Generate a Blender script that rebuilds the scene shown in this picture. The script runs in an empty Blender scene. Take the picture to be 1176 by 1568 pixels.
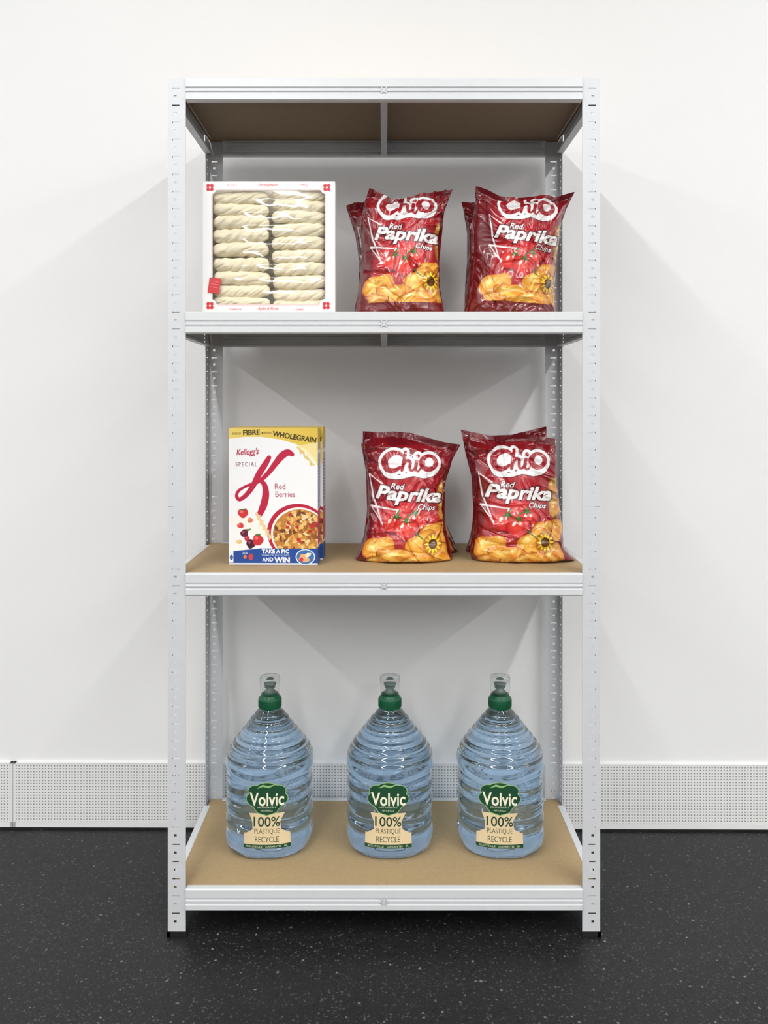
import bpy, bmesh, math, random
import numpy as np
from mathutils import Vector, Matrix
random.seed(4); rng=np.random.RandomState(7)
scene=bpy.context.scene
try:
    scene.view_settings.view_transform='Standard'
    scene.view_settings.look='None'
except Exception: pass
ZOOM=None

# ---------------------------------------------------------------- constants
F=1267.0; D=1.74; H=1.115; HOR=623.0; CX=588.0
def X(px,d): return (px-CX)*d/F
def Z(py,d): return H+(HOR-py)*d/F
def lin(c):
    a=np.asarray(c,dtype=float)/255.0
    return np.where(a<=0.04045,a/12.92,((a+0.055)/1.055)**2.4)

# ---------------------------------------------------------------- materials
def new_mat(name):
    m=bpy.data.materials.new(name); m.use_nodes=True
    return m,m.node_tree,m.node_tree.nodes['Principled BSDF']
def simple(name,rgb,rough=0.5,metal=0.0,noise=0.0,nscale=30,spec=0.5,bump=0.0):
    m,nt,b=new_mat(name)
    c=lin(rgb); b.inputs['Roughness'].default_value=rough; b.inputs['Metallic'].default_value=metal
    b.inputs['Specular IOR Level'].default_value=spec
    tc=nt.nodes.new('ShaderNodeTexCoord'); n=nt.nodes.new('ShaderNodeTexNoise')
    n.inputs['Scale'].default_value=nscale; n.inputs['Detail'].default_value=5
    nt.links.new(tc.outputs['Object'],n.inputs['Vector'])
    r=nt.nodes.new('ShaderNodeValToRGB'); k=noise
    r.color_ramp.elements[0].position=0.3; r.color_ramp.elements[1].position=0.7
    r.color_ramp.elements[0].color=(*(c*(1-k)),1); r.color_ramp.elements[1].color=(*np.minimum(c*(1+k),1),1)
    nt.links.new(n.outputs['Fac'],r.inputs['Fac']); nt.links.new(r.outputs['Color'],b.inputs['Base Color'])
    if bump>0:
        bp=nt.nodes.new('ShaderNodeBump'); bp.inputs['Strength'].default_value=bump; bp.inputs['Distance'].default_value=0.001
        nt.links.new(n.outputs['Fac'],bp.inputs['Height']); nt.links.new(bp.outputs['Normal'],b.inputs['Normal'])
    return m
def attr_mat(name,rough=0.4,spec=0.5,coat=0.0):
    m,nt,b=new_mat(name)
    a=nt.nodes.new('ShaderNodeAttribute'); a.attribute_name='Col'
    nt.links.new(a.outputs['Color'],b.inputs['Base Color'])
    b.inputs['Roughness'].default_value=rough; b.inputs['Specular IOR Level'].default_value=spec
    b.inputs['Coat Weight'].default_value=coat; b.inputs['Coat Roughness'].default_value=0.1
    return m

# ---------------------------------------------------------------- mesh helpers
def link(o,parent=None):
    scene.collection.objects.link(o)
    if parent: o.parent=parent
    return o
def empty(name):
    e=bpy.data.objects.new(name,None); e.empty_display_size=0.05; return link(e)
def fast_mesh(name,co,faces,cols=None,smooth=True):
    me=bpy.data.meshes.new(name); co=np.asarray(co,dtype=np.float32); faces=np.asarray(faces,dtype=np.int32)
    me.vertices.add(len(co)); me.vertices.foreach_set('co',co.ravel())
    nf=len(faces); me.loops.add(nf*4); me.loops.foreach_set('vertex_index',faces.ravel())
    me.polygons.add(nf); me.polygons.foreach_set('loop_start',np.arange(0,nf*4,4,dtype=np.int32))
    me.update(calc_edges=True)
    me.polygons.foreach_set('use_smooth',np.full(nf,smooth))
    if cols is not None:
        a=me.color_attributes.new('Col','FLOAT_COLOR','POINT')
        c=np.ones((len(co),4),dtype=np.float32); c[:,:3]=cols; a.data.foreach_set('color',c.ravel())
    me.update(); return me
def grid_obj(name,P,mat,cols=None,wrap=False,fmask=None,parent=None,smooth=True,flip=False):
    n,m,_=P.shape; idx=np.arange(n*m).reshape(n,m)
    if wrap: idx=np.concatenate([idx,idx[:,:1]],1)
    q=np.stack([idx[:-1,:-1],idx[:-1,1:],idx[1:,1:],idx[1:,:-1]],-1)
    if flip: q=q[...,::-1]
    if fmask is not None: q=q[fmask]
    me=fast_mesh(name,P.reshape(-1,3),q.reshape(-1,4),None if cols is None else cols.reshape(-1,3),smooth)
    me.materials.append(mat); return link(bpy.data.objects.new(name,me),parent)
def box(name,x0,x1,y0,y1,z0,z1,mat,parent=None,bev=0.0):
    bm=bmesh.new(); bmesh.ops.create_cube(bm,size=1)
    for v in bm.verts:
        v.co=Vector(((x0+x1)/2+v.co.x*(x1-x0),(y0+y1)/2+v.co.y*(y1-y0),(z0+z1)/2+v.co.z*(z1-z0)))
    if bev>0: bmesh.ops.bevel(bm,geom=bm.edges[:],offset=bev,segments=2,affect='EDGES')
    me=bpy.data.meshes.new(name); bm.to_mesh(me); bm.free(); me.materials.append(mat)
    return link(bpy.data.objects.new(name,me),parent)
def lathe(name,prof,mat,seg=64,parent=None,loc=(0,0,0),sq=None):
    th=np.linspace(0,2*np.pi,seg,endpoint=False); P=np.zeros((len(prof),seg,3))
    for i,(r,z) in enumerate(prof):
        k=sq(z,th) if sq else 1.0
        P[i,:,0]=r*np.cos(th)*k; P[i,:,1]=r*np.sin(th)*k; P[i,:,2]=z
    o=grid_obj(name,P,mat,wrap=True,parent=parent); o.location=loc; return o

# ---------------------------------------------------------------- noise
def vnoise(x,y,seed):
    r=np.random.RandomState(seed).rand(64,64)
    xi=np.floor(x).astype(int); yi=np.floor(y).astype(int); fx=x-xi; fy=y-yi
    fx=fx*fx*(3-2*fx); fy=fy*fy*(3-2*fy)
    a=r[yi%64,xi%64]; b=r[yi%64,(xi+1)%64]; c=r[(yi+1)%64,xi%64]; d=r[(yi+1)%64,(xi+1)%64]
    return (a*(1-fx)+b*fx)*(1-fy)+(c*(1-fx)+d*fx)*fy
def ridge(x,y,seed): return 1-np.abs(2*vnoise(x,y,seed)-1)

# ---------------------------------------------------------------- painter (vertex-colour artwork)
def text_geo(s,shear=0.0,offset=0.0,spacing=1.0):
    cu=bpy.data.curves.new('t','FONT'); cu.body=s; cu.size=1; cu.shear=shear; cu.offset=offset
    cu.space_character=spacing; cu.resolution_u=4
    o=bpy.data.objects.new('t',cu); scene.collection.objects.link(o)
    bpy.context.view_layer.update()
    dg=bpy.context.evaluated_depsgraph_get(); me=o.evaluated_get(dg).to_mesh()
    me.calc_loop_triangles()
    v=np.array([p.co[:2] for p in me.vertices]); t=np.array([tr.vertices[:] for tr in me.loop_triangles])
    o.evaluated_get(dg).to_mesh_clear()
    bpy.data.objects.remove(o); bpy.data.curves.remove(cu)
    return v,t
class Canvas:
    def __init__(s,x0,y0,x1,y1,res,bg):
        s.x0,s.y0,s.x1,s.y1,s.res=x0,y0,x1,y1,res
        s.w=int((x1-x0)*res); s.h=int((y1-y0)*res)
        s.a=np.zeros((s.h,s.w,3)); s.a[:]=bg; s.alpha=np.zeros((s.h,s.w))
        s.gx,s.gy=np.meshgrid(x0+(np.arange(s.w)+.5)/res,y0+(np.arange(s.h)+.5)/res)
    def poly(s,pts):
        m=np.zeros((s.h,s.w),bool); n=len(pts)
        for i in range(n):
            xa,ya=pts[i]; xb,yb=pts[(i+1)%n]
            if ya==yb: continue
            c=((ya>s.gy)!=(yb>s.gy))&(s.gx<(xb-xa)*(s.gy-ya)/(yb-ya)+xa); m^=c
        return m
    def ell(s,cx,cy,rx,ry,rot=0,wob=0,seed=0):
        return s.er(cx,cy,rx,ry,rot,wob,seed)<1
    def er(s,cx,cy,rx,ry,rot=0,wob=0,seed=0):
        a=math.radians(rot); dx=s.gx-cx; dy=s.gy-cy
        u=(dx*math.cos(a)+dy*math.sin(a))/rx; v=(-dx*math.sin(a)+dy*math.cos(a))/ry
        t=np.arctan2(v,u); k=1+wob*np.sin(3*t+seed)+wob*.6*np.sin(5*t+seed*2)
        return (u*u+v*v)/(k*k)
    def stroke(s,pts):
        m=np.zeros((s.h,s.w),bool)
        for (xa,ya,wa),(xb,yb,wb) in zip(pts[:-1],pts[1:]):
            dx,dy=xb-xa,yb-ya; L=dx*dx+dy*dy+1e-9
            t=np.clip(((s.gx-xa)*dx+(s.gy-ya)*dy)/L,0,1)
            r=(wa+(wb-wa)*t)/2
            m|=((s.gx-xa-dx*t)**2+(s.gy-ya-dy*t)**2)<r*r
        return m
    def curve(s,pts,n=8):
        p=np.array(pts,float); out=[]
        for i in range(len(p)-1):
            p0=p[max(i-1,0)];p1=p[i];p2=p[i+1];p3=p[min(i+2,len(p)-1)]
            for t in np.linspace(0,1,n,endpoint=False):
                out.append(.5*((2*p1)+(-p0+p2)*t+(2*p0-5*p1+4*p2-p3)*t*t+(-p0+3*p1-3*p2+p3)*t**3))
        out.append(p[-1]); return s.stroke([tuple(q) for q in out])
    def text(s,body,cx,cy,w,h=None,rot=0,shear=0,offset=0.0,spacing=1.0):
        v,t=text_geo(body,shear,offset,spacing); m=np.zeros((s.h,s.w),bool)
        mn=v.min(0); mx=v.max(0); sz=mx-mn; c=(mn+mx)/2
        kx=w/sz[0]; ky=kx if h is None else h/sz[1]
        p=(v-c)*[kx,-ky]; a=math.radians(rot)
        q=np.stack([p[:,0]*math.cos(a)-p[:,1]*math.sin(a)+cx,p[:,0]*math.sin(a)+p[:,1]*math.cos(a)+cy],1)
        for tri in t:
            A,B,C=q[tri]; lo=np.minimum(np.minimum(A,B),C); hi=np.maximum(np.maximum(A,B),C)
            i0=max(int((lo[1]-s.y0)*s.res)-1,0); i1=min(int((hi[1]-s.y0)*s.res)+2,s.h)
            j0=max(int((lo[0]-s.x0)*s.res)-1,0); j1=min(int((hi[0]-s.x0)*s.res)+2,s.w)
            if i1<=i0 or j1<=j0: continue
            gx=s.gx[i0:i1,j0:j1]; gy=s.gy[i0:i1,j0:j1]
            def e(P,Q): return (Q[0]-P[0])*(gy-P[1])-(Q[1]-P[1])*(gx-P[0])
            e1,e2,e3=e(A,B),e(B,C),e(C,A); eps=1e-4
            m[i0:i1,j0:j1]|=((e1>=-eps)&(e2>=-eps)&(e3>=-eps))|((e1<=eps)&(e2<=eps)&(e3<=eps))
        return m
    def dil(s,m,r):
        R=int(round(r*s.res)); o=m.copy()
        for dy in range(-R,R+1):
            for dx in range(-R,R+1):
                if dx*dx+dy*dy<=R*R+1:
                    o|=np.roll(np.roll(m,dy,0),dx,1)
        return o
    def fill(s,m,c,k=1.0):
        c=np.asarray(c,float)
        s.a[m]=s.a[m]*(1-k)+c*k if c.ndim==1 else s.a[m]*(1-k)+c[m]*k
        s.alpha[m]=1
    def grad(s,r,c0,c1,p=1.0):
        m=r<1; t=(np.clip(r,0,1)**p)[...,None]; g=np.array(c0)*(1-t)+np.array(c1)*t
        s.a[m]=g[m]; s.alpha[m]=1
    def soft(s):
        a=s.a.copy()
        a[1:-1,1:-1]=(4*s.a[1:-1,1:-1]+s.a[:-2,1:-1]+s.a[2:,1:-1]+s.a[1:-1,:-2]+s.a[1:-1,2:])/8
        s.a=a; return s
    def sample(s,x,y,arr=None):
        arr=s.a if arr is None else arr
        fx=np.clip((x-s.x0)*s.res-.5,0,s.w-1.001); fy=np.clip((y-s.y0)*s.res-.5,0,s.h-1.001)
        xi=fx.astype(int); yi=fy.astype(int); fx=fx-xi; fy=fy-yi
        if arr.ndim==3: fx=fx[...,None]; fy=fy[...,None]
        xj=np.minimum(xi+1,s.w-1); yj=np.minimum(yi+1,s.h-1)
        return (arr[yi,xi]*(1-fx)+arr[yi,xj]*fx)*(1-fy)+(arr[yj,xi]*(1-fx)+arr[yj,xj]*fx)*fy

# ================================================================ ROOM
WY=0.437; YF=-9.0
m_wall=simple('wall_paint',(235,235,235),0.75,noise=0.005,nscale=3,spec=0.2,bump=0.03)
m_ceil=simple('ceiling_paint',(238,238,238),0.8,spec=0.2)
m_floor,nt,b=new_mat('speckled_floor')
tc=nt.nodes.new('ShaderNodeTexCoord')
def speck(scale,thr,dens,seed):
    mp=nt.nodes.new('ShaderNodeMapping'); mp.inputs['Location'].default_value=(seed,seed*1.7,0)
    nt.links.new(tc.outputs['Object'],mp.inputs['Vector'])
    nz=nt.nodes.new('ShaderNodeTexNoise'); nz.inputs['Scale'].default_value=scale*1.5
    nt.links.new(mp.outputs['Vector'],nz.inputs['Vector'])
    mx=nt.nodes.new('ShaderNodeMix'); mx.data_type='RGBA'; mx.blend_type='ADD'; mx.inputs['Factor'].default_value=0.6/scale
    nt.links.new(mp.outputs['Vector'],mx.inputs['A']); nt.links.new(nz.outputs['Color'],mx.inputs['B'])
    v=nt.nodes.new('ShaderNodeTexVoronoi'); v.inputs['Scale'].default_value=scale
    nt.links.new(mx.outputs['Result'],v.inputs['Vector'])
    lt=nt.nodes.new('ShaderNodeMath'); lt.operation='LESS_THAN'; lt.inputs[1].default_value=thr
    nt.links.new(v.outputs['Distance'],lt.inputs[0])
    sp=nt.nodes.new('ShaderNodeSeparateColor'); nt.links.new(v.outputs['Color'],sp.inputs['Color'])
    g=nt.nodes.new('ShaderNodeMath'); g.operation='GREATER_THAN'; g.inputs[1].default_value=1-dens
    nt.links.new(sp.outputs['Red'],g.inputs[0])
    mu=nt.nodes.new('ShaderNodeMath'); mu.operation='MULTIPLY'
    nt.links.new(lt.outputs[0],mu.inputs[0]); nt.links.new(g.outputs[0],mu.inputs[1])
    mu2=nt.nodes.new('ShaderNodeMath'); mu2.operation='MULTIPLY'
    nt.links.new(mu.outputs[0],mu2.inputs[0]); nt.links.new(sp.outputs['Green'],mu2.inputs[1])
    return mu2
col=None
big=nt.nodes.new('ShaderNodeTexNoise'); big.inputs['Scale'].default_value=5; nt.links.new(tc.outputs['Object'],big.inputs['Vector'])
rp=nt.nodes.new('ShaderNodeValToRGB'); rp.color_ramp.elements[0].color=(*lin((29,29,30)),1); rp.color_ramp.elements[1].color=(*lin((36,36,37)),1)
nt.links.new(big.outputs['Fac'],rp.inputs['Fac']); col=rp.outputs['Color']
for sc,th,de,se,cc,st in ((130,.33,.40,3.1,(90,90,91),.7),(260,.36,.45,7.7,(76,76,78),.7),(85,.22,.20,1.3,(140,140,138),.8),(150,.4,.3,5.9,(14,14,16),.9)):
    s_=speck(sc,th,de,se)
    mm=nt.nodes.new('ShaderNodeMath'); mm.operation='MULTIPLY'; mm.inputs[1].default_value=st; nt.links.new(s_.outputs[0],mm.inputs[0])
    mx=nt.nodes.new('ShaderNodeMix'); mx.data_type='RGBA'; mx.inputs['B'].default_value=(*lin(cc),1)
    nt.links.new(mm.outputs[0],mx.inputs['Factor']); nt.links.new(col,mx.inputs['A']); col=mx.outputs['Result']
nt.links.new(col,b.inputs['Base Color']); b.inputs['Roughness'].default_value=0.42; b.inputs['Specular IOR Level'].default_value=0.25
m_base,nt,b=new_mat('perforated_skirting')
tc=nt.nodes.new('ShaderNodeTexCoord'); sx=nt.nodes.new('ShaderNodeSeparateXYZ'); nt.links.new(tc.outputs['Object'],sx.inputs[0])
def mth(op,a,bv=None):
    n=nt.nodes.new('ShaderNodeMath'); n.operation=op
    for i,q in enumerate((a,bv)):
        if q is None: continue
        if isinstance(q,(int,float)): n.inputs[i].default_value=q
        else: nt.links.new(q,n.inputs[i])
    return n.outputs[0]
def fr(s): return mth('SUBTRACT',mth('FRACT',mth('DIVIDE',s,0.0078)),0.5)
fx,fz=fr(sx.outputs['X']),fr(sx.outputs['Z'])
dd=mth('SQRT',mth('ADD',mth('MULTIPLY',fx,fx),mth('MULTIPLY',fz,fz)))
hole=mth('LESS_THAN',dd,0.25)
mx=nt.nodes.new('ShaderNodeMix'); mx.data_type='RGBA'
mx.inputs['A'].default_value=(*lin((232,232,231)),1); mx.inputs['B'].default_value=(*lin((148,148,150)),1)
nt.links.new(hole,mx.inputs['Factor']); nt.links.new(mx.outputs['Result'],b.inputs['Base Color']); b.inputs['Roughness'].default_value=0.5
m_trimwhite=simple('skirting_white',(230,230,230),0.5)
m_dark=simple('skirting_shade_colour',(30,30,30),0.8)  # near-black colour standing in for shade below the skirting

box('floor',-4,4,YF,0.7,-0.1,0,m_floor)
box('ceiling',-4,4,YF,0.7,3.2,3.3,m_ceil)
wang=-0.0065
def wallrot(o):
    o.rotation_euler=(0,0,wang); o.location=(0,WY,0); return o
wallrot(box('wall_back',-4.1,4.1,0.008,0.11,0,3.2,m_wall))
box('wall_left',-4.1,-4.0,YF,0.7,0,3.2,m_wall)
box('wall_right',4.0,4.1,YF,0.7,0,3.2,m_wall)
box('wall_front',-4.1,4.1,YF-.1,YF,0,3.2,m_wall)
bb=empty('baseboard_back')
zt=0.176
jx=[-4.0]
x=X(18,2.177)-2.05
while x<4.0: jx.append(x); x+=2.05
jx.append(4.0)
for i,(a,c) in enumerate(zip(jx[:-1],jx[1:])):
    box('panel_%d'%i,a+.0006,c-.0006,0.001,0.008,0.012,zt-.002,m_base,bb)
    for n_,(p,q,r,s_) in enumerate(((a+.0006,c-.0006,zt-.004,zt),(a+.0006,c-.0006,0.006,0.020),(a+.0006,a+.008,.006,zt),(c-.008,c-.0006,.006,zt))):
        box('frame_%d_%d'%(i,n_),p,q,0.0003,0.008,r,s_,m_trimwhite,bb)
box('painted_shade_strip',-4,4,0.004,0.008,0.0,0.008,m_dark,bb)  # dark strip paints in the shadow line where skirting meets floor
wallrot(bb)

# ================================================================ RACK
m_steel=simple('galvanised_steel',(196,198,201),0.42,metal=0.15,noise=0.015,nscale=60,spec=0.5)
m_steel2=simple('painted_steel',(207,209,212),0.42,metal=0.08,noise=0.01,nscale=40,spec=0.5)
m_black=simple('black_plastic',(22,22,24),0.5)
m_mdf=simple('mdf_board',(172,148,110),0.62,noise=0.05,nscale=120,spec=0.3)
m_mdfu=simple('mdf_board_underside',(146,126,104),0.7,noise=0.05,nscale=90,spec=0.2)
rack=empty('shelving_unit')
HX=0.4545; FW=0.0375; RD=0.40; TOPZ=1.806; TH=0.0014

def flange(w,z0,z1,mapf,name,parent,sgn=1):
    per=0.0362; verts=[];faces=[];cache={}
    def V(u,z,t):
        k=(round(u,6),round(z,6),t)
        if k not in cache:
            cache[k]=len(verts); verts.append(mapf(u,z,t))
        return cache[k]
    us=[0,0.0085,0.0125,0.0185,0.0245,w]
    z=z1-0.022
    rows=[]
    while z>z0+0.015:
        rows.append((z-0.0016,z+0.0016,'slot')); rows.append((z-0.0200,z-0.0145,'sq')); z-=per
    rows=sorted([r for r in rows if r[0]>z0+.004])
    cur=z0; segs=[]
    for a,c,k in rows:
        segs.append((cur,a,None)); segs.append((a,c,k)); cur=c
    segs.append((cur,z1,None))
    solid=[]
    for (a,c,k) in segs:
        for i in range(5):
            if k=='slot' and i in(1,2,3): continue
            if k=='sq' and i==2: continue
            solid.append((us[i],us[i+1],a,c))
    edges={}
    for (ua,ub,a,c) in solid:
        faces.append([V(ua,a,0),V(ub,a,0),V(ub,c,0),V(ua,c,0)])
        faces.append([V(ua,a,1),V(ua,c,1),V(ub,c,1),V(ub,a,1)])
        for e in (((ua,a),(ub,a)),((ub,a),(ub,c)),((ub,c),(ua,c)),((ua,c),(ua,a))):
            r=(e[1],e[0])
            if r in edges: del edges[r]
            else: edges[e]=1
    for (p,q) in edges:
        faces.append([V(p[0],p[1],0),V(p[0],p[1],1),V(q[0],q[1],1),V(q[0],q[1],0)])
    me=bpy.data.meshes.new(name); me.from_pydata(verts,[],faces); me.update()
    bm=bmesh.new(); bm.from_mesh(me); bmesh.ops.recalc_face_normals(bm,faces=bm.faces[:]); bm.to_mesh(me); bm.free()
    me.materials.append(m_steel2); return link(bpy.data.objects.new(name,me),parent)
pi_=0
for sx_ in (-1,1):
    for back in (0,1):
        pi_+=1
        yo=RD if back else 0.0; di=-1 if back else 1
        for si,(za,zb) in enumerate(((0.010,0.9045),(0.9055,TOPZ+.001))):
            flange(FW,za,zb,lambda u,z,t:(sx_*(HX-u),yo+di*TH*t,z),'post_%d_face_%d'%(pi_,si),rack)
            flange(FW,za,zb,lambda u,z,t:(sx_*(HX-TH*t),yo+di*(u+.0001),z),'post_%d_side_%d'%(pi_,si),rack)
        box('post_%d_splice'%pi_,min(sx_*(HX-.002),sx_*(HX-.008)),max(sx_*(HX-.002),sx_*(HX-.008)),min(yo+di*.002,yo+di*.0035),max(yo+di*.002,yo+di*.0035),.87,.94,m_steel,rack)
        ya,yb=sorted((yo-di*.002,yo+di*.040)); xa,xb=sorted((sx_*(HX+.002),sx_*(HX-.040)))
        fa,fb=sorted((yo-di*.002,yo+di*.006)); box('post_%d_foot_a'%pi_,xa,xb,fa,fb,0,.012,m_black,rack,.001)
        ga,gb=sorted((sx_*(HX+.002),sx_*(HX-.006))); box('post_%d_foot_b'%pi_,ga,gb,ya,yb,0,.012,m_black,rack,.001)

PROF=[(.014,-.010),(.012,0),(-.001,0),(-.0038,-.002),(-.0038,-.0185),(-.0004,-.0203),(-.0004,-.0230),(-.0038,-.0248),(-.0038,-.0275),(-.0004,-.0293),(-.0004,-.0318),(-.0038,-.0336),(-.0038,-.0445),(-.001,-.0467),(.014,-.0467),(.014,-.043)]
def beam(name,a,b_,zt,mapf):
    verts=[];faces=[];n=len(PROF); t=.0012
    P=np.array(PROF); inner=[]
    for i in range(n):
        p0=P[max(i-1,0)]; p1=P[min(i+1,n-1)]; d=(p1-p0); d/=np.linalg.norm(d)+1e-9
        nn=np.array([-d[1],d[0]])
        inner.append(P[i]+nn*t)
    ring=[tuple(p) for p in P]+[tuple(p) for p in inner[::-1]]
    for s in (a,b_):
        for (o,z) in ring: verts.append(mapf(s,o,zt+z))
    m=len(ring)
    for i in range(m):
        j=(i+1)%m; faces.append([i,j,m+j,m+i])
    for i in range(n-1):
        faces.append([i,m-1-i,m-2-i,i+1]); faces.append([m+i,m+i+1,2*m-2-i,2*m-1-i])
    me=bpy.data.meshes.new(name); me.from_pydata(verts,[],faces)
    bm=bmesh.new(); bm.from_mesh(me); bmesh.ops.recalc_face_normals(bm,faces=bm.faces[:]); bm.to_mesh(me); bm.free()
    me.materials.append(m_beam); return link(bpy.data.objects.new(name,me),rack)
m_beam=simple('painted_beam_steel',(214,216,218),0.42,metal=0.08,noise=0.01,nscale=40,spec=0.5)
SH=[1.806,1.3155,0.7647,0.1026]
for i,z in enumerate(SH):
    xe=HX-FW-.0005
    beam('beam_front_%d'%i,-xe,xe,z,lambda s,o,zz:(s,o,zz))
    beam('beam_rear_%d'%i,-xe,xe,z,lambda s,o,zz:(s,RD-o,zz))
    for k,sg in (('l',-1),('r',1)):
        beam('beam_side_%s_%d'%(k,i),FW+.0015,RD-FW-.0015,z,lambda s,o,zz:(sg*(HX-o-.001),s,zz))
    for sg in (-1,1):
        for yy,di in ((.0016,1),(RD-.0016,-1)):
            ya,yb=sorted((yy,yy+di*.0015)); xa,xb=sorted((sg*(xe-.002),sg*(HX-.004)))
            box('beam_tab',xa,xb,ya,yb,z-.043,z-.004,m_steel,rack)
            x1,x2=sorted((sg*(HX-.0016),sg*(HX-.0031))); y1,y2=sorted((yy+di*.002,yy+di*.040))
            box('beam_tab',x1,x2,y1,y2,z-.043,z-.004,m_steel,rack)
    for xx in (-.0045,.0045):
        box('centre_rivet',xx-.0013,xx+.0013,-.0050,-.003,z-.034,z-.019,m_steel2,rack,.0005)
    box('centre_tab',-.0045,.0045,-.0045,-.0005,z-.0315,z-.0215,m_steel2,rack,.0008)
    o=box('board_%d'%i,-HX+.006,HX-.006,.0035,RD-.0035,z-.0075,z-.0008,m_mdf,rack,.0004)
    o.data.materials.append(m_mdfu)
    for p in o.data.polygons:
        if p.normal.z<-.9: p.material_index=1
    for nm,xa,xb,za,zb in (('web',-.0075,-.006,-.044,-.0078),('web2',.006,.0075,-.044,-.0078),('base',-.0075,.0075,-.045,-.0435)):
        box('support_%s_%d'%(nm,i),xa,xb,.003,RD-.003,z+za,z+zb,m_steel,rack)

# ================================================================ CHIP BAGS
def paint_bag():
    c=Canvas(-115,-70,115,175,3.4,(112,14,26))
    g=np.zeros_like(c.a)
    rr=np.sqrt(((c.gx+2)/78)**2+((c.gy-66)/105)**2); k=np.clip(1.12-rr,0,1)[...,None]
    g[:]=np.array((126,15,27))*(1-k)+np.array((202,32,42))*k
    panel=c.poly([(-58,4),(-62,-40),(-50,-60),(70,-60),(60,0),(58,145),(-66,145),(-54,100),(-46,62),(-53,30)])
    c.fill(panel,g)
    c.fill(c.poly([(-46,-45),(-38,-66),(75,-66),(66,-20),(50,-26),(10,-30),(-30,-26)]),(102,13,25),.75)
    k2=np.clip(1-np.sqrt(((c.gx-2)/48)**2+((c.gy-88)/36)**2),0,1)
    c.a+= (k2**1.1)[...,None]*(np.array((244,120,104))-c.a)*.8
    W=(238,230,230)
    c.fill(c.stroke([(-60,16,1.2),(-53,50,3.0),(-38,92,1.0)]),W)
    c.fill(c.stroke([(-60,16,1.0),(-40,30,2.6)]),W)
    c.fill(c.stroke([(-56,64,3.0),(-16,68,2.2)]),W); c.fill(c.stroke([(-16,68,2.2),(-32,98,2.4),(-56,64,1.4)]),W)
    # logo: white-outlined script letters
    red=(160,20,34)
    L=c.curve([(-9,-11,4),(-16,-16,6),(-28,-15,9),(-37,-5,10),(-34,7,9),(-24,10,7),(-14,5,4.5)])
    L|=c.curve([(-6,-18,4.5),(-8,-5,5.5),(-11,9,4.5)]); L|=c.curve([(-10,3,3.5),(-4,-5,4.5),(1,-3,5),(1,7,4.5),(5,9,3.5),(9,4,3)])
    L|=c.stroke([(11,-4,5.5),(9,8,5)]); L|=c.curve([(9,8,4),(13,11,3),(17,6,2.5)]); L|=c.ell(13,-12,3.2,2.9)
    L|=(c.ell(29,-2,14.5,13)&~c.ell(30,-3,6.5,7))
    lg=c.dil(L,4.3)|c.ell(-24,-3,10,9)|c.ell(29,-2,9,9)
    sw=c.curve([(-41,6,7),(-32,17,8),(-14,19,6),(6,14,7),(22,17,7),(38,13,6),(46,3,4)])
    lg|=sw
    c.fill(c.dil(lg,1.3),(96,12,22)); c.fill(lg,(247,245,245)); c.fill(L,red)
    def word(s,x,y,w,h,rot,ol=1.2,off=.02,col=(250,248,246)):
        m=c.text(s,x,y,w,h,rot=rot,shear=.25,offset=off)
        c.fill(c.dil(m,ol),(88,9,18)); c.fill(m,col)
    for (x,y,rx,ry,s) in ((-22,90,15,15,1),(14,84,16,12,2),(18,98,13,11,4),(-2,97,18,16,3)):
        c.fill(c.ell(x,y,rx+.8,ry+.8,0,.06,s),(120,10,18)); c.grad(c.er(x-2,y-3,rx,ry,0,.06,s),(236,70,56),(186,22,30),1.2)
        c.fill(c.ell(x+rx*.35,y+1,2,ry*.55,12),(170,18,26),.5)
        c.fill(c.ell(x-rx*.4,y-ry*.4,2.2,4.2,30),(252,226,218)); c.fill(c.ell(x+rx*.1,y-ry*.5,1.4,2.2,-10),(250,200,190))
    for (x,y) in ((-18,78),(10,73),(-3,84)):
        for a in range(5):
            t=math.radians(a*72+20); c.fill(c.stroke([(x,y,3.2),(x+9*math.cos(t),y+5*math.sin(t),.8)]),(52,100,38))
        c.fill(c.curve([(x,y,2.8),(x+1,y-5,2.2),(x+4,y-9,2.6)]),(72,122,48))
    def chip(x,y,rx,ry,rot,s,br=1.0):
        c.fill(c.ell(x,y+1,rx+1.3,ry+1.3,rot,.08,s),(140,62,18))
        c.grad(c.er(x,y,rx,ry,rot,.08,s),np.array((247,194,84))*br,np.array((220,130,34))*br,1.6)
        r=c.er(x+rx*.25,y+ry*.1,rx*.6,ry*.4,rot+15,.15,s+2); m=r<1; t=(np.clip(1-r,0,1)*.7)[...,None]
        c.a=np.where(m[...,None],c.a*(1-t)+np.array((222,118,30))*t,c.a)
        r=c.er(x-rx*.35,y-ry*.35,rx*.5,ry*.28,rot-10,.1,s+5); m=r<1; t=(np.clip(1-r,0,1)*.8)[...,None]
        c.a=np.where(m[...,None],c.a*(1-t)+np.array((255,232,150))*t,c.a)
        for q in range(9):
            a=s*3+q*2.2; c.fill(c.ell(x+rx*.6*math.cos(a),y+ry*.6*math.sin(a*1.3),.9,.7),(200,92,28))
    for a in ((53,38,9,15,8,.3,.8),(54,66,10,18,-8,.7,.85),(53,100,17,15,30,5,1),(32,102,20,13,-40,1,1),(-44,128,25,19,-28,2,1),(20,118,26,18,-30,3,1.02),(-16,139,30,15,8,4,.97),(48,134,18,16,20,7,.95),(14,145,30,11,-6,6,.98),(-46,146,16,8,0,8,.9)):
        chip(*a)
    word('Red',-17,33,21,9,3)
    word('Paprika',0,48,100,27,3,1.8,.035)
    word('Chips',27,65,27,10,4,1.0)
    c.fill(c.stroke([(10,100,2.4),(24,112,1)]),(60,110,44))
    fx_,fy_=37,118
    c.fill(c.ell(fx_,fy_,15,17),(150,84,18),.55)
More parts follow.
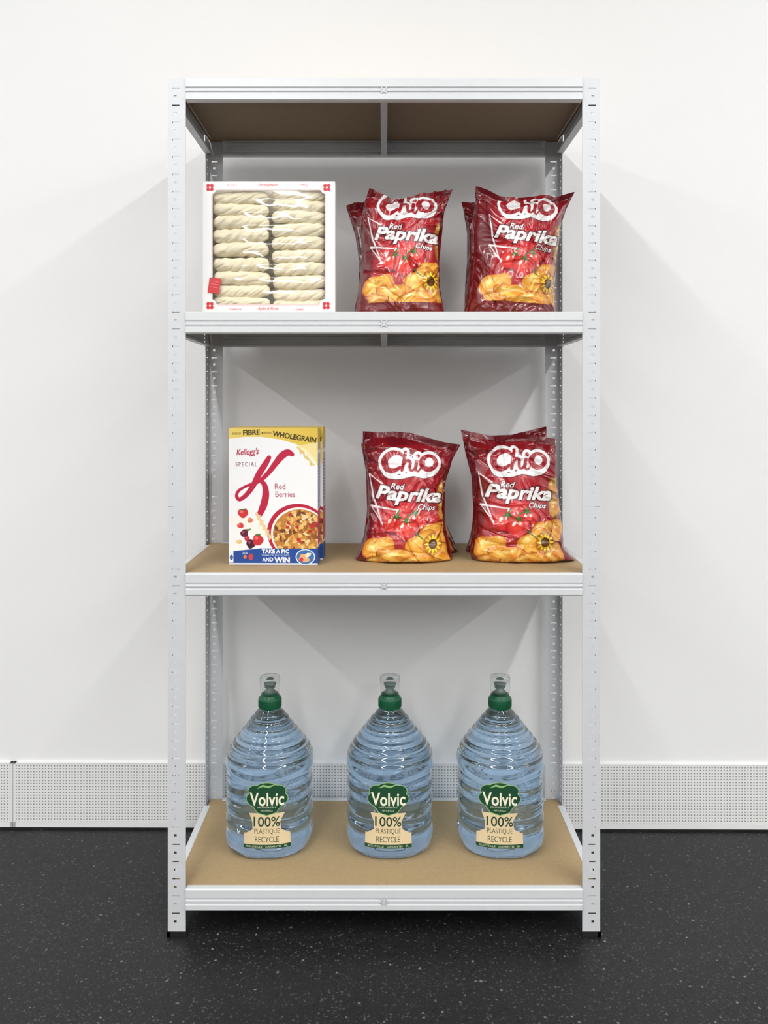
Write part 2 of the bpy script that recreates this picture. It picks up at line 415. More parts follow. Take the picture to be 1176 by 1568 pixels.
    for a in range(12):
        t=a*2*math.pi/12; c.fill(c.stroke([(fx_,fy_,5.2),(fx_+9*math.cos(t),fy_+10*math.sin(t),5.2),(fx_+14*math.cos(t),fy_+16*math.sin(t),1)]),(176,104,16))
        c.fill(c.stroke([(fx_,fy_,3.6),(fx_+9*math.cos(t),fy_+10*math.sin(t),3.6),(fx_+13.5*math.cos(t),fy_+15.5*math.sin(t),.6)]),(255,216,44))
    c.grad(c.er(fx_,fy_,6.4,7.4),(110,64,22),(52,26,10),1.5)
    c.fill(c.poly([(-80,152),(80,150),(80,176),(-80,176)]),(112,14,25))
    return c.soft()
bag_art=paint_bag()
m_bag=attr_mat('foil_chip_bag',0.23,0.65,0.5)
def crisp_bag(name,dm,zb,logo,rot,top,L,R,GL,GR,seed,scl=1.0,thick=.05,tb=.85,q=1.0):
    k=dm/F; pb=HOR+(H-zb)/k
    nv=int(430*q); nu=int(340*q); ng=26; nb=60
    v=np.linspace(0,1,nv); u=np.linspace(0,1,nu)
    def pl(P,y): P=np.array(P,float); return np.interp(y,P[:,1],P[:,0])
    tp=np.array(top,float); tu=(tp[:,0]-tp[0,0])/(tp[-1,0]-tp[0,0])
    def smooth_(y,n):
        ker=np.ones(n)/n; yy=np.concatenate([np.full(n,y[0]),y,np.full(n,y[-1])]); return np.convolve(yy,ker,'same')[n:-n]
    topz=smooth_(np.interp(u,tu,tp[:,1]),9)
    pyl=tp[0,1]+(pb-tp[0,1])*v; pyr=tp[-1,1]+(pb-tp[-1,1])*v
    lx=smooth_(pl(L,pyl),21); rx=smooth_(pl(R,pyr),21); lx[0]=tp[0,0]; rx[0]=tp[-1,0]
    er=2.6*(vnoise(v*20,v*0+3.3,seed+20)-.5)*np.clip(v/.06,0,1); lx=lx+er; rx=rx+2.8*(vnoise(v*18,v*0+7.3,seed+21)-.5)*np.clip(v/.06,0,1)
    U,V=np.meshgrid(u,v)
    PX=lx[:,None]*(1-U)+rx[:,None]*U; PY=topz[None,:]+(pb-topz[None,:])*V
    g=np.clip(V/.09-.35,0,1); g=g*g*(3-2*g)*(.34+.66*np.sin(np.clip(V*1.35,0,1)*np.pi/2)**1.2)
    endb=np.clip((1-V)/.06,0,1); g=g*(.66+.34*np.sqrt(endb*(2-endb)))
    cs=(np.sin(np.pi*np.clip(U,0,1)))**.5
    s0=.010+.004*np.sin(V*9)
    yf=-(s0*g+thick*g*cs)
    wx=U*3+vnoise(U*3,V*3,seed+5)*1.6; wy=V*4+vnoise(U*4,V*4,seed+6)*1.6
    r1=ridge(wx*1.3,wy*1.1,seed); r2=ridge(wx*2.6+wy,wy*2.1-wx,seed+1); r3=ridge(wx*5-wy*2,wy*4+wx,seed+14)
    rt=ridge(U*9+vnoise(U*4,V*6,seed+2)*2.5,V*2.0,seed+3); rs=ridge(U*2.2,V*11+vnoise(U*5,V*5,seed+4)*3,seed+7)
    rb=ridge(U*9+vnoise(U*4,V*6,seed+8)*2,V*2.5,seed+9)
    edge=np.exp(-U/.12)+np.exp(-(1-U)/.12)
    act=np.clip(V/.06,0,1)
    dcr=np.zeros_like(U); rs_=np.random.RandomState(seed+40)
    for i in range(22):
        cx0,cy0=rs_.rand(),rs_.rand(); an=rs_.rand()*np.pi; ln=.10+.22*rs_.rand(); wd=.010+.014*rs_.rand()
        if i<11: cx0=.06+.1*rs_.rand() if i%2 else .84+.1*rs_.rand(); an=(rs_.rand()-.5)*1.6
        al=(U-cx0)*math.cos(an)+(V-cy0)*1.3*math.sin(an); ac=-(U-cx0)*math.sin(an)+(V-cy0)*1.3*math.cos(an)+.25*al*al
        dcr+=np.exp(-(al/ln)**2)*np.exp(-np.abs(ac)/wd)*(.0060 if rs_.rand()>.4 else -.0055)
    disp=.0085*(r1-.5)*act+.0046*(r2-.5)*act+.0014*(r3-.5)*act+dcr*act+.016*(rt**2-.4)*np.exp(-V/.15)+.013*(rs**2-.4)*edge*np.clip(V/.08,0,1)*.8+.011*(rb**2-.4)*np.exp(-(1-V)/.07)
    disp*=np.clip((1-V)/.02,0,1)
    seal=np.clip(1-V/.055,0,1)
    yf=yf-disp+seal*0.010*np.sin(U*7+seed)+np.where(V<.05,.0006*np.sin(V*900),0)
    Fx=(PX-CX)*k; Fz=H+(HOR-PY)*k
    front=np.stack([Fx,yf,Fz],-1)
    ub=np.linspace(1,0,nb)[1:-1]; UB,VB=np.meshgrid(ub,v)
    PXb=lx[:,None]*(1-UB)+rx[:,None]*UB; tz=np.interp(ub,u,topz); PYb=tz[None,:]+(pb-tz[None,:])*VB
    gi=g[:,:1]; yb=(.010+thick*tb*np.sin(np.pi*UB)**.6)*gi+.004*(ridge(UB*5,VB*6,seed+11)-.5)*np.clip(VB/.05,0,1)+np.clip(1-VB/.055,0,1)*.010*np.sin(UB*7+seed)
    back=np.stack([(PXb-CX)*k,yb,H+(HOR-PYb)*k],-1)
    def gus(edgei,G,side):
        t=np.linspace(0,1,ng)[1:-1]
        e=front[:,edgei]; bk=back[:,0 if side>0 else -1]
        if side<0: e,bk=bk,e
        pyy=HOR-(e[:,2]-H)/k
        gx=pl(G,pyy); gx=(smooth_(gx,11)-CX)*k
        bul=4*t*(1-t)
        A=e[:,None,:]*(1-t)[None,:,None]+bk[:,None,:]*t[None,:,None]
        dx=(gx-(e[:,0]+bk[:,0])/2)
        A[:,:,0]+=dx[:,None]*np.clip(bul,0,1)[None,:]**1.6
        A[:,:,1]+=.004*(ridge(np.repeat(t[None,:]*3,nv,0),np.repeat(v[:,None]*10,ng-2,1),seed+12)-.5)
        return A
    right=gus(-1,GR,1); left=gus(0,GL,-1)
    P=np.concatenate([front,right,back,left],1)
    P[-1,:,2]=zb+.0008
    inner=P[-1].copy(); inner[:,1]*=.5
    mid=P[-1].copy(); mid[:,1]=0; mid[:,2]=zb+.0012
    P=np.concatenate([P,inner[None],mid[None]],0)
    cols=np.zeros(P.shape); base=lin((108,13,25)); cols[:]=base
    a=math.radians(rot); dx=(PX-logo[0])/scl; dy=(PY-logo[1])/scl
    ax=dx*math.cos(a)+dy*math.sin(a); ay=-dx*math.sin(a)+dy*math.cos(a)
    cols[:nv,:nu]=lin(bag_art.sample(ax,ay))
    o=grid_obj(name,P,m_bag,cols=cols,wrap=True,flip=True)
    o.location=(0,dm-D,0)
    return o
Z2=SH[1]; Z3=SH[2]
d2=1.875; d3=1.905
crisp_bag('chip_bag',d2,Z2,(622,321),0,[(566,289),(580,296),(600,304),(622,302),(645,296),(670,295),(692,292)],
  [(566,289),(560,310),(556,345),(557,400),(553,440),(547,472),(545,490)],[(692,292),(678,325),(670,360),(670,400),(671,440),(677,470),(682,490)],
  [(566,289),(558,310),(552,345),(554,400),(550,440),(543,472),(543,490)],[(692,292),(680,325),(673,400),(674,440),(682,490)],11,.97)
crisp_bag('chip_bag.001',d2,Z2,(805,322),4,[(728,286),(745,292),(765,301),(790,302),(830,298),(850,303),(879,295)],
  [(728,286),(730,310),(726,345),(725,400),(721,440),(714,475),(711,490)],[(879,295),(864,318),(854,350),(850,400),(846,440),(846,475),(848,490)],
  [(728,286),(728,310),(722,345),(721,400),(717,440),(711,475),(709,490)],[(879,295),(867,320),(857,350),(853,400),(849,440),(850,490)],23,.97)
crisp_bag('chip_bag.002',d3,Z3,(626,709),1,[(556,660),(580,662),(605,661),(630,663),(655,670),(680,677),(705,681)],
  [(556,660),(559,690),(564,730),(565,780),(560,820),(550,845),(544,856)],[(705,681),(691,703),(679,730),(676,770),(678,810),(684,840),(690,856)],
  [(556,660),(555,690),(560,720),(562,780),(557,820),(544,856)],[(705,681),(692,705),(682,740),(681,800),(690,842),(693,856)],37,1.0)
crisp_bag('chip_bag.003',d3,Z3,(790,706),0,[(706,658),(725,662),(750,667),(775,666),(800,664),(825,668),(851,672)],
  [(706,658),(716,690),(727,730),(729,780),(727,820),(724,845),(724,856)],[(851,672),(850,700),(850,740),(857,790),(858,835),(874,852),(880,856)],
  [(706,658),(712,690),(722,730),(725,780),(723,815),(719,842),(722,856)],[(851,672),(848,690),(853,740),(860,800),(862,835),(878,856)],51,1.0)
e2=d2+.108; e3=d3+.108
crisp_bag('chip_bag.004',e2,Z2,(603,335),0,[(530,316),(548,311),(575,313),(610,308),(640,305),(668,309)],
  [(530,316),(538,335),(546,360),(552,400),(551,440),(546,480)],[(668,309),(660,340),(656,400),(656,440),(660,480)],
  [(530,316),(536,335),(544,360),(550,400),(549,440),(546,480)],[(668,309),(662,340),(658,400),(658,440),(662,480)],67,.92,.045,q=.5)
crisp_bag('chip_bag.005',e2,Z2,(785,330),0,[(707,307),(725,310),(750,312),(790,306),(820,308),(851,306)],
  [(707,307),(713,330),(718,360),(717,400),(714,440),(712,480)],[(851,306),(842,340),(836,400),(836,440),(842,480)],
  [(707,307),(711,330),(715,360),(715,400),(712,440),(711,480)],[(851,306),(844,340),(838,400),(838,440),(844,480)],71,.92,.045,q=.5)
crisp_bag('chip_bag.006',e3,Z3,(632,712),0,[(553,680),(575,676),(610,678),(650,684),(690,690)],
  [(553,680),(562,720),(572,780),(570,820),(566,842)],[(690,690),(676,740),(680,800),(694,830),(700,842)],
  [(553,680),(560,720),(568,780),(568,820),(566,842)],[(690,690),(678,740),(683,800),(696,830),(701,842)],83,.92,.045,q=.5)
crisp_bag('chip_bag.007',e3,Z3,(780,706),0,[(716,668),(745,670),(775,668),(805,661),(836,653)],
  [(716,668),(724,720),(730,780),(722,820),(714,842)],[(836,653),(838,700),(842,780),(850,820),(852,842)],
  [(716,668),(722,720),(727,780),(720,820),(713,842)],[(836,653),(840,700),(845,780),(852,820),(854,842)],91,.92,.045,q=.5)

# ================================================================ CEREAL BOXES
def paint_cereal():
    c=Canvas(0,0,137,210,4,(244,243,243))
    gold=np.zeros_like(c.a); t=np.clip(c.gx/137,0,1)[...,None]; gold[:]=np.array((236,208,106))*(1-t)+np.array((224,190,70))*t
    c.fill(c.poly([(0,0),(137,0),(137,58),(131,46),(120,34),(104,25),(80,18),(50,14),(25,14),(0,17)]),gold)
    c.fill(c.poly([(103,28),(137,22),(137,60),(128,48),(118,38)]),(246,230,170),.8)
    for i in range(9):
        c.fill(c.ell(108+i*2.6,32+i*3+2*math.sin(i*2),4,1.6,35+(i%2)*40),(222,188,96),.8)
    K=(60,46,10)
    c.fill(c.text('SOURCE OF',12,9,13,3,0,offset=.01),K); c.fill(c.text('FIBRE',35,7,26,8,-2,offset=.035),K); c.fill(c.ell(52,8,1.3,1.3),K)
    c.fill(c.text('MADE WITH',60,8,11,3,3),K); c.fill(c.text('WHOLEGRAIN',101,14,68,8.5,9,offset=.035),K)
    R=(190,24,62)
    c.fill(c.text("Kellogg's",29,38,35,13,-3,shear=.3,offset=.02),(178,24,52))
    c.fill(c.text('SPECIAL',27,56,33,6.5,0,spacing=1.35,offset=.004),(120,60,80))
    c.fill(c.curve([(98,41,6),(91,38,10),(82,43,11),(72,55,9),(62,68,7.5),(50,80,6),(40,86,4)]),R)
    c.fill(c.curve([(62,46,7),(56,56,9),(46,72,9.5),(38,88,8.5),(28,102,7),(17,110,6),(12,105,5),(15,97,4.5),(26,90,4),(42,84,4)]),R)
    c.fill(c.curve([(48,80,5),(55,88,8),(57,102,10.5),(54,118,11),(48,132,9)]),R)
    c.fill(c.text('Red',79,90,16,8.5,0),(165,40,70)); c.fill(c.text('Berries',87,102,30,8.5,0),(165,40,70))
    c.fill(c.ell(30,150,34,10,20),(250,240,225),.6)
    c.fill(c.ell(106,160,49,46,0),(250,250,250)); c.fill(c.ell(106,160,47,43.5,0),(186,28,58)); c.fill(c.ell(108,162,43,40,0),(250,246,240)); c.fill(c.ell(109,163,41,38),(190,128,58))
    rr=np.random.RandomState(3); inside=c.ell(109,163,40.5,37.5)
    for i in range(170):
        a=rr.rand()*6.28; q=math.sqrt(rr.rand())*38; x=109+q*math.cos(a); y=163+q*.93*math.sin(a)
        colr=[(226,170,84),(205,140,62),(236,190,112),(150,88,38),(242,214,160),(120,64,30)][rr.randint(6)]
        c.fill(c.ell(x,y,2.5+3.5*rr.rand(),1.5+2*rr.rand(),rr.rand()*180,.15,i)&inside,colr)
    for i in range(12):
        a=rr.rand()*6.28; q=math.sqrt(rr.rand())*34; c.fill(c.ell(109+q*math.cos(a),163+q*math.sin(a),3.0,2.2,rr.rand()*180)&inside,(196,44,48))
    for i in range(10): c.fill(c.ell(44+i*2.2,134+i*3.8,5,2.3,60+(i%2)*60),(232,206,150),.9)
    for (x,y,rx,ry,cc) in ((22,131,8,7,(208,52,52)),(33,142,4,4,(226,120,90)),(18,150,5,4,(214,60,60)),(24,162,6,6,(96,22,48)),(34,178,7,7,(70,16,38)),(45,172,8,9,(204,46,52)),(16,175,5,3,(226,190,120)),(28,170,4,4,(180,40,60))):
        c.fill(c.ell(x,y,rx,ry,0,.06,x),cc); c.fill(c.ell(x-rx*.3,y-ry*.3,rx*.35,ry*.3),np.minimum(np.array(cc)+60,255))
    for (x,y) in ((22,125),(45,164),(30,156)): c.fill(c.stroke([(x-4,y,1),(x,y+1,3),(x+4,y-1,1)]),(70,120,50))
    B=(28,72,150)
    c.fill(c.poly([(0,190),(48,185),(137,185),(137,210),(0,210)]),B)
    c.fill(c.poly([(0,207.5),(137,207.5),(137,210),(0,210)]),(225,228,236))
    c.fill(c.poly([(0,190),(7,189),(7,207),(0,207)]),(235,238,242)); c.fill(c.ell(4,199,2.5,4),(60,90,150))
    c.fill(c.text('TAKE A PIC',72,189.5,42,6.5,0,offset=.035),(250,250,250)); c.fill(c.text('SHARE ON INSTAGRAM',72,195.5,42,2.6,0),(250,250,250))
    c.fill(c.text('AND',60,202,17,6,0,offset=.03),(250,250,250)); c.fill(c.text('WIN',82,202.5,24,8.5,0,offset=.05),(250,250,250))
    c.fill(c.ell(25,198,2.6,3),(230,120,60)); c.fill(c.ell(34,198,3.5,5),(206,60,60)); c.fill(c.text('200',25,192,9,3),(250,250,250))
    c.fill(c.ell(118,198,15,12),(235,240,248)); c.fill(c.ell(118,198,13.5,10.7),(60,110,170)); c.fill(c.ell(116,200,8,6,20,.1,1),(226,170,120)); c.fill(c.ell(122,195,5,3,-30,.1,1),(240,225,200)); c.fill(c.ell(112,202,3,3),(200,50,60))
    return c.soft()
def paint_cside():
    c=Canvas(0,0,52,210,3,(236,236,238))
    c.fill(c.poly([(0,0),(52,0),(52,22),(0,22)]),(214,180,66)); c.fill(c.poly([(0,22),(52,22),(52,34),(0,34)]),(150,110,60),.6)
    c.fill(c.poly([(0,40),(52,40),(52,125),(0,125)]),(176,172,196)); c.fill(c.poly([(10,50),(44,50),(44,115),(10,115)]),(90,92,140),.6)
    c.fill(c.poly([(0,126),(52,126),(52,180),(0,180)]),(178,30,60),.85)
    c.fill(c.poly([(0,184),(52,184),(52,210),(0,210)]),(28,72,150))
    for i in range(12): c.fill(c.poly([(8,54+i*5),(46,54+i*5),(46,55.5+i*5),(8,55.5+i*5)]),(240,240,245),.8)
    return c
ca=paint_cereal(); cs_=paint_cside()
m_card=attr_mat('printed_card',0.38,0.5)
def cereal(name,x0,x1,y0,dep,zb,h,rot):
    e=empty(name); w=x1-x0
    nx,nz=360,550
    gx,gz=np.meshgrid(np.linspace(0,1,nx),np.linspace(0,1,nz))
    P=np.stack([gx*w-w/2,np.full_like(gx,-dep/2),h*(1-gz)],-1)
    grid_obj('front_panel',P,m_card,lin(ca.sample(gx*137,gz*210)),parent=e,smooth=False,flip=True)
    P2=P.copy(); P2[...,1]=dep/2; P2[...,0]*=-1
    grid_obj('back_panel',P2[::3,::3],m_card,lin(ca.sample(gx*137,gz*210))[::3,::3],parent=e,smooth=False,flip=True)
    gx,gz=np.meshgrid(np.linspace(0,1,90),np.linspace(0,1,300))
    for sg in (-1,1):
        P=np.stack([np.full_like(gx,sg*w/2),-dep/2+dep*gx,h*(1-gz)],-1)
        grid_obj('side_panel',P,m_card,lin(cs_.sample(gx*52,gz*210)),parent=e,smooth=False)
    for zz,nm in ((h-.0003,'top_flap'),(.0003,'bottom_flap')):
        gx2,gy2=np.meshgrid(np.linspace(-w/2,w/2,8),np.linspace(-dep/2,dep/2,8))
        c=np.zeros(gx2.shape+(3,)); c[:]=lin((214,180,70)) if zz>.1 else lin((200,200,200))
        grid_obj(nm,np.stack([gx2,gy2,np.full_like(gx2,zz)],-1),m_card,c,parent=e,smooth=False)
    box('top_seam',-w/2+.002,w/2-.002,-dep*.12,-dep*.12+.001,h-.0002,h+.0006,simple('card_edge',(190,170,110),.6),e)
    e.location=((x0+x1)/2,y0+dep/2,zb); e.rotation_euler=(0,0,rot); return e
dc=1.836
hb=Z(655,dc)-Z3
bw=X(487,dc)-X(350.5,dc)
cereal('cereal_box',X(350.5,dc),X(487,dc),dc-D,.058,Z3,hb,math.radians(-1.0))
dc2=dc+.064
cereal('cereal_box.001',X(495,dc2)-bw,X(495,dc2),dc2-D,.058,Z3,hb,math.radians(-2.0))

# ================================================================ PASTRY BOX
pb=empty('pastry_box')
dp=1.80; x0=X(310.5,dp); x1=X(513,dp); zt_=Z(277.5,dp); zb_=Z2; dep=.052; y0=dp-D
Wd=x1-x0; Hh=zt_-zb_
UW=202.5; UH=Hh*F/dp
def paint_pastry():
    c=Canvas(0,0,UW,UH,3.2,(240,239,238)); R=(206,44,56)
    m=c.poly([(13.5,12),(188.5,12),(188.5,190),(13.5,190)])&~c.poly([(14.3,12.8),(187.7,12.8),(187.7,189.2),(14.3,189.2)])
    c.fill(m,(226,170,172))
    for (x,y) in ((11,9.5),(190,9.5),(11,190.5),(189,190.5)):
        c.fill(c.ell(x,y,10.5,10.5),(243,242,241))
        for a in range(4):
            t=a*math.pi/2+math.pi/4; c.fill(c.ell(x+3.7*math.cos(t),y+3.7*math.sin(t),2.9,2.9),R)
        c.fill(c.ell(x,y,1.6,1.6),(250,240,240))
    c.fill(c.text('Strudelgebaeck',100,6,30,5.5,0,shear=.3),R); c.fill(c.text('- - - -',45,6,14,1.5),R); c.fill(c.text('500 g',155,6,10,3.5),R)
    c.fill(c.text('Apfel & Birne',100,195.5,32,6,0,shear=.3),R); c.fill(c.text('Originalrezept',50,196,18,3.5),R); c.fill(c.text('Zutaten',148,196,12,3.5),R)
    return c.soft()
pc=paint_pastry()
nx,nz=620,620
gx,gz=np.meshgrid(np.linspace(0,1,nx),np.linspace(0,1,nz))
P=np.stack([x0+gx*Wd,np.full_like(gx,y0),zt_-gz*Hh],-1)
cx_=(gx[:-1,:-1]+gx[1:,1:])/2*UW; cz_=(gz[:-1,:-1]+gz[1:,1:])/2*UH
inw=(cx_>15)&(cx_<187)&(cz_>13.4)&(cz_<188.6)
for (x,y) in ((11,9.5),(190,9.5),(11,190.5),(189,190.5)): inw&=((cx_-x)**2+(cz_-y)**2)>110
m_glosscard=attr_mat('gloss_printed_card',0.3,0.5)
grid_obj('front_frame',P,m_glosscard,lin(pc.sample(gx*UW,gz*UH)),fmask=~inw,parent=pb,smooth=False,flip=True)
m_wcard=simple('white_card',(240,240,238),.5)
m_liner=simple('tray_liner',(206,198,178),.6)
m_film=bpy.data.materials.new('clear_film'); m_film.use_nodes=True; nt=m_film.node_tree; nt.nodes.clear()
out=nt.nodes.new('ShaderNodeOutputMaterial'); tr=nt.nodes.new('ShaderNodeBsdfTransparent'); gl=nt.nodes.new('ShaderNodeBsdfGlossy'); gl.inputs['Roughness'].default_value=.07
mix=nt.nodes.new('ShaderNodeMixShader'); mix.inputs[0].default_value=.075
nt.links.new(tr.outputs[0],mix.inputs[1]); nt.links.new(gl.outputs[0],mix.inputs[2]); nt.links.new(mix.outputs[0],out.inputs['Surface'])
box('back_panel',x0,x1,y0+dep-.001,y0+dep,zb_,zt_,m_wcard,pb)
box('tray_liner',x0+.0015,x1-.0015,y0+dep-.0022,y0+dep-.0012,zb_+.0015,zt_-.0015,m_liner,pb)
box('side_left',x0,x0+.001,y0+.0002,y0+dep,zb_,zt_,m_wcard,pb); box('side_right',x1-.001,x1,y0+.0002,y0+dep,zb_,zt_,m_wcard,pb)
box('side_top',x0+.001,x1-.001,y0+.0002,y0+dep,zt_-.0006,zt_,m_film,pb); box('side_bottom',x0,x1,y0+.0002,y0+dep,zb_+.0001,zb_+.001,m_wcard,pb)
m_red=simple('red_sticker',(206,52,58),.4)
st=box('sticker',-.0125,.0125,-.0003,.0003,-.0165,.0165,m_red,pb); st.location=(x0+18*Wd/UW,y0-.0015,zt_-160*Wd/UW); st.rotation_euler=(0,math.radians(8),0)
m_sp=simple('sticker_print',(232,130,130),.5)
for i,(tx) in enumerate((.009,.003,-.004)):
    s2=box('sticker_line_%d'%i,-.008,.008,-.0002,.0002,tx-.0006,tx+.0006,m_sp,pb); s2.location=(x0+18*Wd/UW,y0-.0020,zt_-160*Wd/UW); s2.rotation_euler=(0,math.radians(8),0)
m_dough=simple('pale_pastry',(236,225,195),.6,noise=.06,nscale=60,spec=.3,bump=.3)
def roll(cx,cz,L,r,seed):
    rr=np.random.RandomState(seed); ns,nt_=130,72
    s=np.linspace(-1,1,ns); th=np.linspace(0,2*np.pi,nt_,endpoint=False); S,T=np.meshgrid(s,th,indexing='ij')
    tw=2.4+rr.rand()*1.8; ph=rr.rand()*6
    env=(np.clip(1-np.abs(S)**9,0,1))**.5*(1-.10*S*S)
    a=T-tw*S+ph+.6*vnoise(S*3+9,T*1.0,(seed+3)%60)
    q=np.abs(np.sin(2.0*a))**.6
    R=r*env*(.84+.17*q+.05*np.sin(9*a+5*S)*vnoise(S*5+9,T*2,(seed+8)%60)+.10*(vnoise(S*5+9,T*2,seed%60)-.3))
    dz=.0018*np.sin(S*2.2+rr.rand()*6)
    return np.stack([cx+S*L/2,R*np.sin(T)*.92,cz+R*np.cos(T)*.97+dz],-1)
u_=Wd/UW
ys_l=[23,42,61,81,103,126,147,167,184]; ys_r=[19,35,53,73,93,113,133,153,173,188]
for i,yy in enumerate(ys_l):
    hgt=(ys_l[min(i+1,8)]-ys_l[max(i-1,0)])/(2 if 0<i<8 else 1)
    P=roll(x0+(57.5+random.uniform(-2,1))*u_,zt_-yy*u_,88*u_,min(hgt*.57,11.8)*u_,i+1); P[...,1]+=y0+.018
    grid_obj('roll_a_%d'%i,P,m_dough,wrap=True,parent=pb)
for i,yy in enumerate(ys_r):
    hgt=(ys_r[min(i+1,9)]-ys_r[max(i-1,0)])/(2 if 0<i<9 else 1)
    P=roll(x0+(146.5+random.uniform(-1,2))*u_,zt_-yy*u_,84*u_,min(hgt*.57,11.4)*u_,i+31); P[...,1]+=y0+.018
    grid_obj('roll_b_%d'%i,P,m_dough,wrap=True,parent=pb)
gx,gz=np.meshgrid(np.linspace(0,1,160),np.linspace(0,1,160))
fy=y0+.0022-.0030*np.abs(np.sin(gz*np.pi*9+.6))*np.sin(np.pi*gx)*np.sin(np.pi*gz)+.003*(vnoise(gx*7,gz*9,5)-.5)*np.sin(np.pi*gx)*np.sin(np.pi*gz)
grid_obj('film',np.stack([x0+(12+gx*178)*u_,fy,zt_-(10+gz*181)*u_],-1),m_film,parent=pb,flip=True)

# ================================================================ WATER BOTTLES
m_water,nt,b=new_mat('blue_bottle_water')
b.inputs['Base Color'].default_value=(.53,.74,.97,1); b.inputs['Roughness'].default_value=0.0
b.inputs['Transmission Weight'].default_value=1; b.inputs['IOR'].default_value=1.34
b.inputs['Coat Weight'].default_value=.7; b.inputs['Coat Roughness'].default_value=.03; b.inputs['Coat IOR'].default_value=1.55
m_green=simple('green_cap',(18,92,60),.35)
m_clear,nt,b=new_mat('clear_cap')
b.inputs['Base Color'].default_value=(.95,.97,.97,1); b.inputs['Roughness'].default_value=0.05; b.inputs['Transmission Weight'].default_value=1; b.inputs['IOR'].default_value=1.2
m_spout=simple('spout_grey',(120,135,132),.4)
kb=1.94/F
prof_px=[(0,1284),(40,1284),(56,1283),(62,1278),(65.5,1270),(66,1262),(64.5,1254),(63.5,1250),(65,1246),(65.6,1238),(64,1231),(63.3,1227),(64.6,1222),(65.4,1214),(63.6,1206),(63,1202),(64.5,1197),(65,1190),(63,1182),(62.8,1178),(64.8,1172),(66,1164),(66,1156),(64.5,1149),(62,1143),(58,1136),(53,1129),(47,1121),(40,1112),(33,1103),(26,1094),(20,1087),(17,1083),(16,1080)]
pr=np.array(prof_px,float)
def crom(p,n):
    out=[]
    for i in range(len(p)-1):
        p0=p[max(i-1,0)];p1=p[i];p2=p[i+1];p3=p[min(i+2,len(p)-1)]
        for s in np.linspace(0,1,n,endpoint=False):
            out.append(.5*((2*p1)+(-p0+p2)*s+(2*p0-5*p1+4*p2-p3)*s*s+(-p0+3*p1-3*p2+p3)*s**3))
    out.append(p[-1]); return np.array(out)
pf=crom(pr[1:],8)
prof=[(0.0,0.004)]+[(r*kb,(1284-y)*kb) for r,y in pf]
prof=[(r+(.0010*math.sin((z)*2*math.pi/.0135) if .205<z<.30 else 0),z) for r,z in prof]
def sq(z,th):
    n=2.0+1.0*max(0,min(1,(.22-z)/.05))
    c_=np.abs(np.cos(th+.0))**n; s_=np.abs(np.sin(th+.0))**n
    k=((c_+s_)**(-1/n)-1)*.55+1
    w=math.exp(-((z-.178)/.020)**2)
    k=k+.014*w*np.sin(z*2*math.pi/.030+1.6*np.sin(3*th+.6))
    w2=math.exp(-(z/.030)**2)
    k=k+.012*w2*np.cos(10*th)
    return k
def paint_label():
    c=Canvas(-38,-4,38,104,5,(226,208,170))
    G=(22,72,44)
    body=c.poly([(-35,76),(35,76),(36,99),(-36,99)])|c.poly([(-27,45),(27,45),(20,58),(22,70),(35,78),(-35,78),(-22,70),(-22,58)])
    c.fill(body,(226,205,164))
    badge=c.ell(0,24,31,15)|c.ell(-16,12,12,9)|c.ell(16,12,12,9)|c.ell(0,8,17,9)|c.poly([(-24,30),(24,30),(14,44),(0,48),(-14,44)])
    c.fill(c.dil(badge,1.0),(150,190,120)); c.fill(badge,G)
    c.fill(c.stroke([(-14,7,1),(-6,3,3),(3,5,3),(14,1,1)]),(150,190,120))
    c.fill(c.text('Volvic',0,24,52,20,0,offset=.02),(246,240,214))
    c.fill(c.text('EAU MINERALE',0,36,28,3),(220,220,190)); c.fill(c.text('NATURELLE',0,41,18,3),(220,220,190))
    c.fill(c.text('100%',0,58,40,15,0,offset=.01),(30,60,40))
    c.fill(c.text('PLASTIQUE',0,73,38,9,0,offset=.0),(60,70,50)); c.fill(c.text('RECYCLE',0,85,36,9,0,offset=.0),(60,70,50))
    c.fill(c.poly([(-36,93),(36,93),(36,99),(-36,99)]),G); c.fill(c.text('BOUTEILLE   GARANTIE   8L',0,96,62,3),(220,220,190))
    return c
lab=paint_label(); m_label=attr_mat('bottle_label',.5,.4)
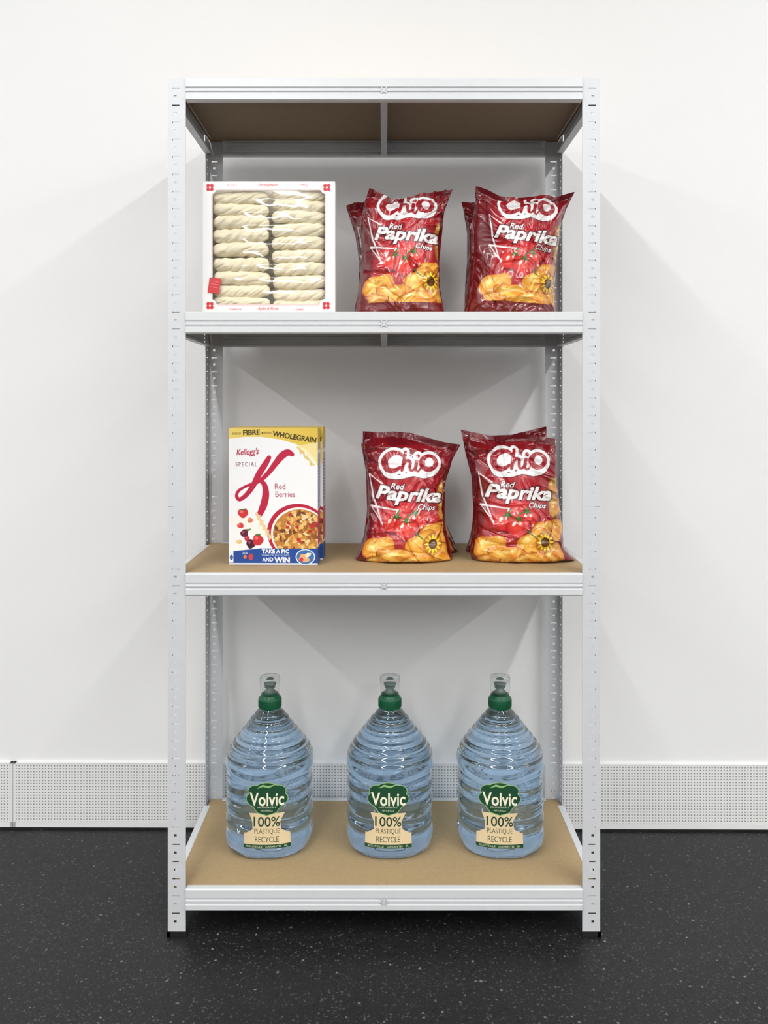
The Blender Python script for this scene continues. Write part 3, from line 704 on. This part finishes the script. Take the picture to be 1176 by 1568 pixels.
def bottle(name,px,lpx):
    e=empty(name)
    lathe('body',prof,m_water,192,e,sq=sq)
    g=[(0,1082),(16.6,1082),(17.2,1081),(17.2,1068),(16.4,1066),(14,1064.5),(14,1061),(0,1061)]
    lathe('cap',[(r*kb,(1284-y)*kb) for r,y in g],m_green,64,e)
    for a in range(36):
        t=a*2*math.pi/36; rr_=17.3*kb
        o=box('cap_ridge',-.0006,.0006,-.0008,.0006,(1284-1080)*kb,(1284-1069)*kb,m_green,e); o.location=(rr_*math.sin(t),-rr_*math.cos(t),0); o.rotation_euler=(0,0,t)
    s=[(0,1061),(8,1061),(8,1056),(6,1055),(6,1048),(9,1047),(9,1043),(5,1042),(0,1042)]
    lathe('spout',[(r*kb,(1284-y)*kb) for r,y in s],m_spout,40,e)
    box('spout_lever',-.012,.012,-.004,.004,(1284-1052)*kb,(1284-1049)*kb,m_spout,e,.001)
    cl=[(14.2,1062),(14.8,1054),(15.6,1037),(15.0,1035.2),(0,1035),(0,1036.2),(14.4,1036.6),(13.8,1054),(13.2,1062)]
    lathe('dust_cap',[(r*kb,(1284-y)*kb) for r,y in cl],m_clear,48,e)
    kl=1.845/F; nx_,nz_=230,320
    gx,gz=np.meshgrid(np.linspace(-37.5,37.5,nx_),np.linspace(-3,102,nz_))
    zc=Z(1198,1.845)-SH[3]; R0=66*kb
    off=(lpx-CX)*1.845/F-(px-CX)*1.94/F
    th=(gx*kl+off)/R0
    n=3.0
    phi=th-np.pi/2
    kk=((np.abs(np.cos(phi))**n+np.abs(np.sin(phi))**n)**(-1/n)-1)*.55+1
    R=(R0+.0004)*kk
    P=np.stack([R*np.cos(phi),R*np.sin(phi),zc-gz*kl],-1)
    al=lab.sample(gx,gz,lab.alpha); fm=(al[:-1,:-1]+al[1:,1:])/2>.5
    grid_obj('label',P,m_label,lin(lab.sample(gx,gz)),fmask=fm,parent=e,flip=True)
    e.location=(X(px,1.94),.20,SH[3]-.0005)
    return e
bottle('water_bottle',413.5,409); bottle('water_bottle.001',597,594.5); bottle('water_bottle.002',765.5,765)

# ================================================================ LIGHTS
def strip(name,x,y0_,y1_,p,w=.10):
    l=bpy.data.lights.new(name,'AREA'); l.shape='RECTANGLE'; l.size=w; l.size_y=abs(y1_-y0_); l.energy=p; l.color=(1,.993,.978)
    o=bpy.data.objects.new(name,l); link(o); o.location=(x,(y0_+y1_)/2,3.17); return o
for i,(x,p) in enumerate(((-3.2,124),(-.8,136),(1.5,136),(3.7,110))):
    strip('ceiling_light' if i==0 else 'ceiling_light.%03d'%i,x,-8.5,-.55,p)
w=bpy.data.worlds.new('world'); scene.world=w; w.use_nodes=True
w.node_tree.nodes['Background'].inputs['Color'].default_value=(1,1,1,1); w.node_tree.nodes['Background'].inputs['Strength'].default_value=.3

# ================================================================ CAMERA
cam=bpy.data.cameras.new('camera'); co=bpy.data.objects.new('camera',cam); link(co)
cam.sensor_fit='HORIZONTAL'; cam.sensor_width=36; cam.lens=36*F/1176; cam.shift_y=-(784-HOR)/1176; cam.clip_start=.05
if ZOOM:
    zx,zy,zz=ZOOM; cam.lens*=zz; cam.shift_x=(zx-CX)/1176*zz; cam.shift_y=-(zy-HOR)/1176*zz
co.location=(0,-D,H); co.rotation_euler=(math.pi/2,0,0)
scene.camera=co
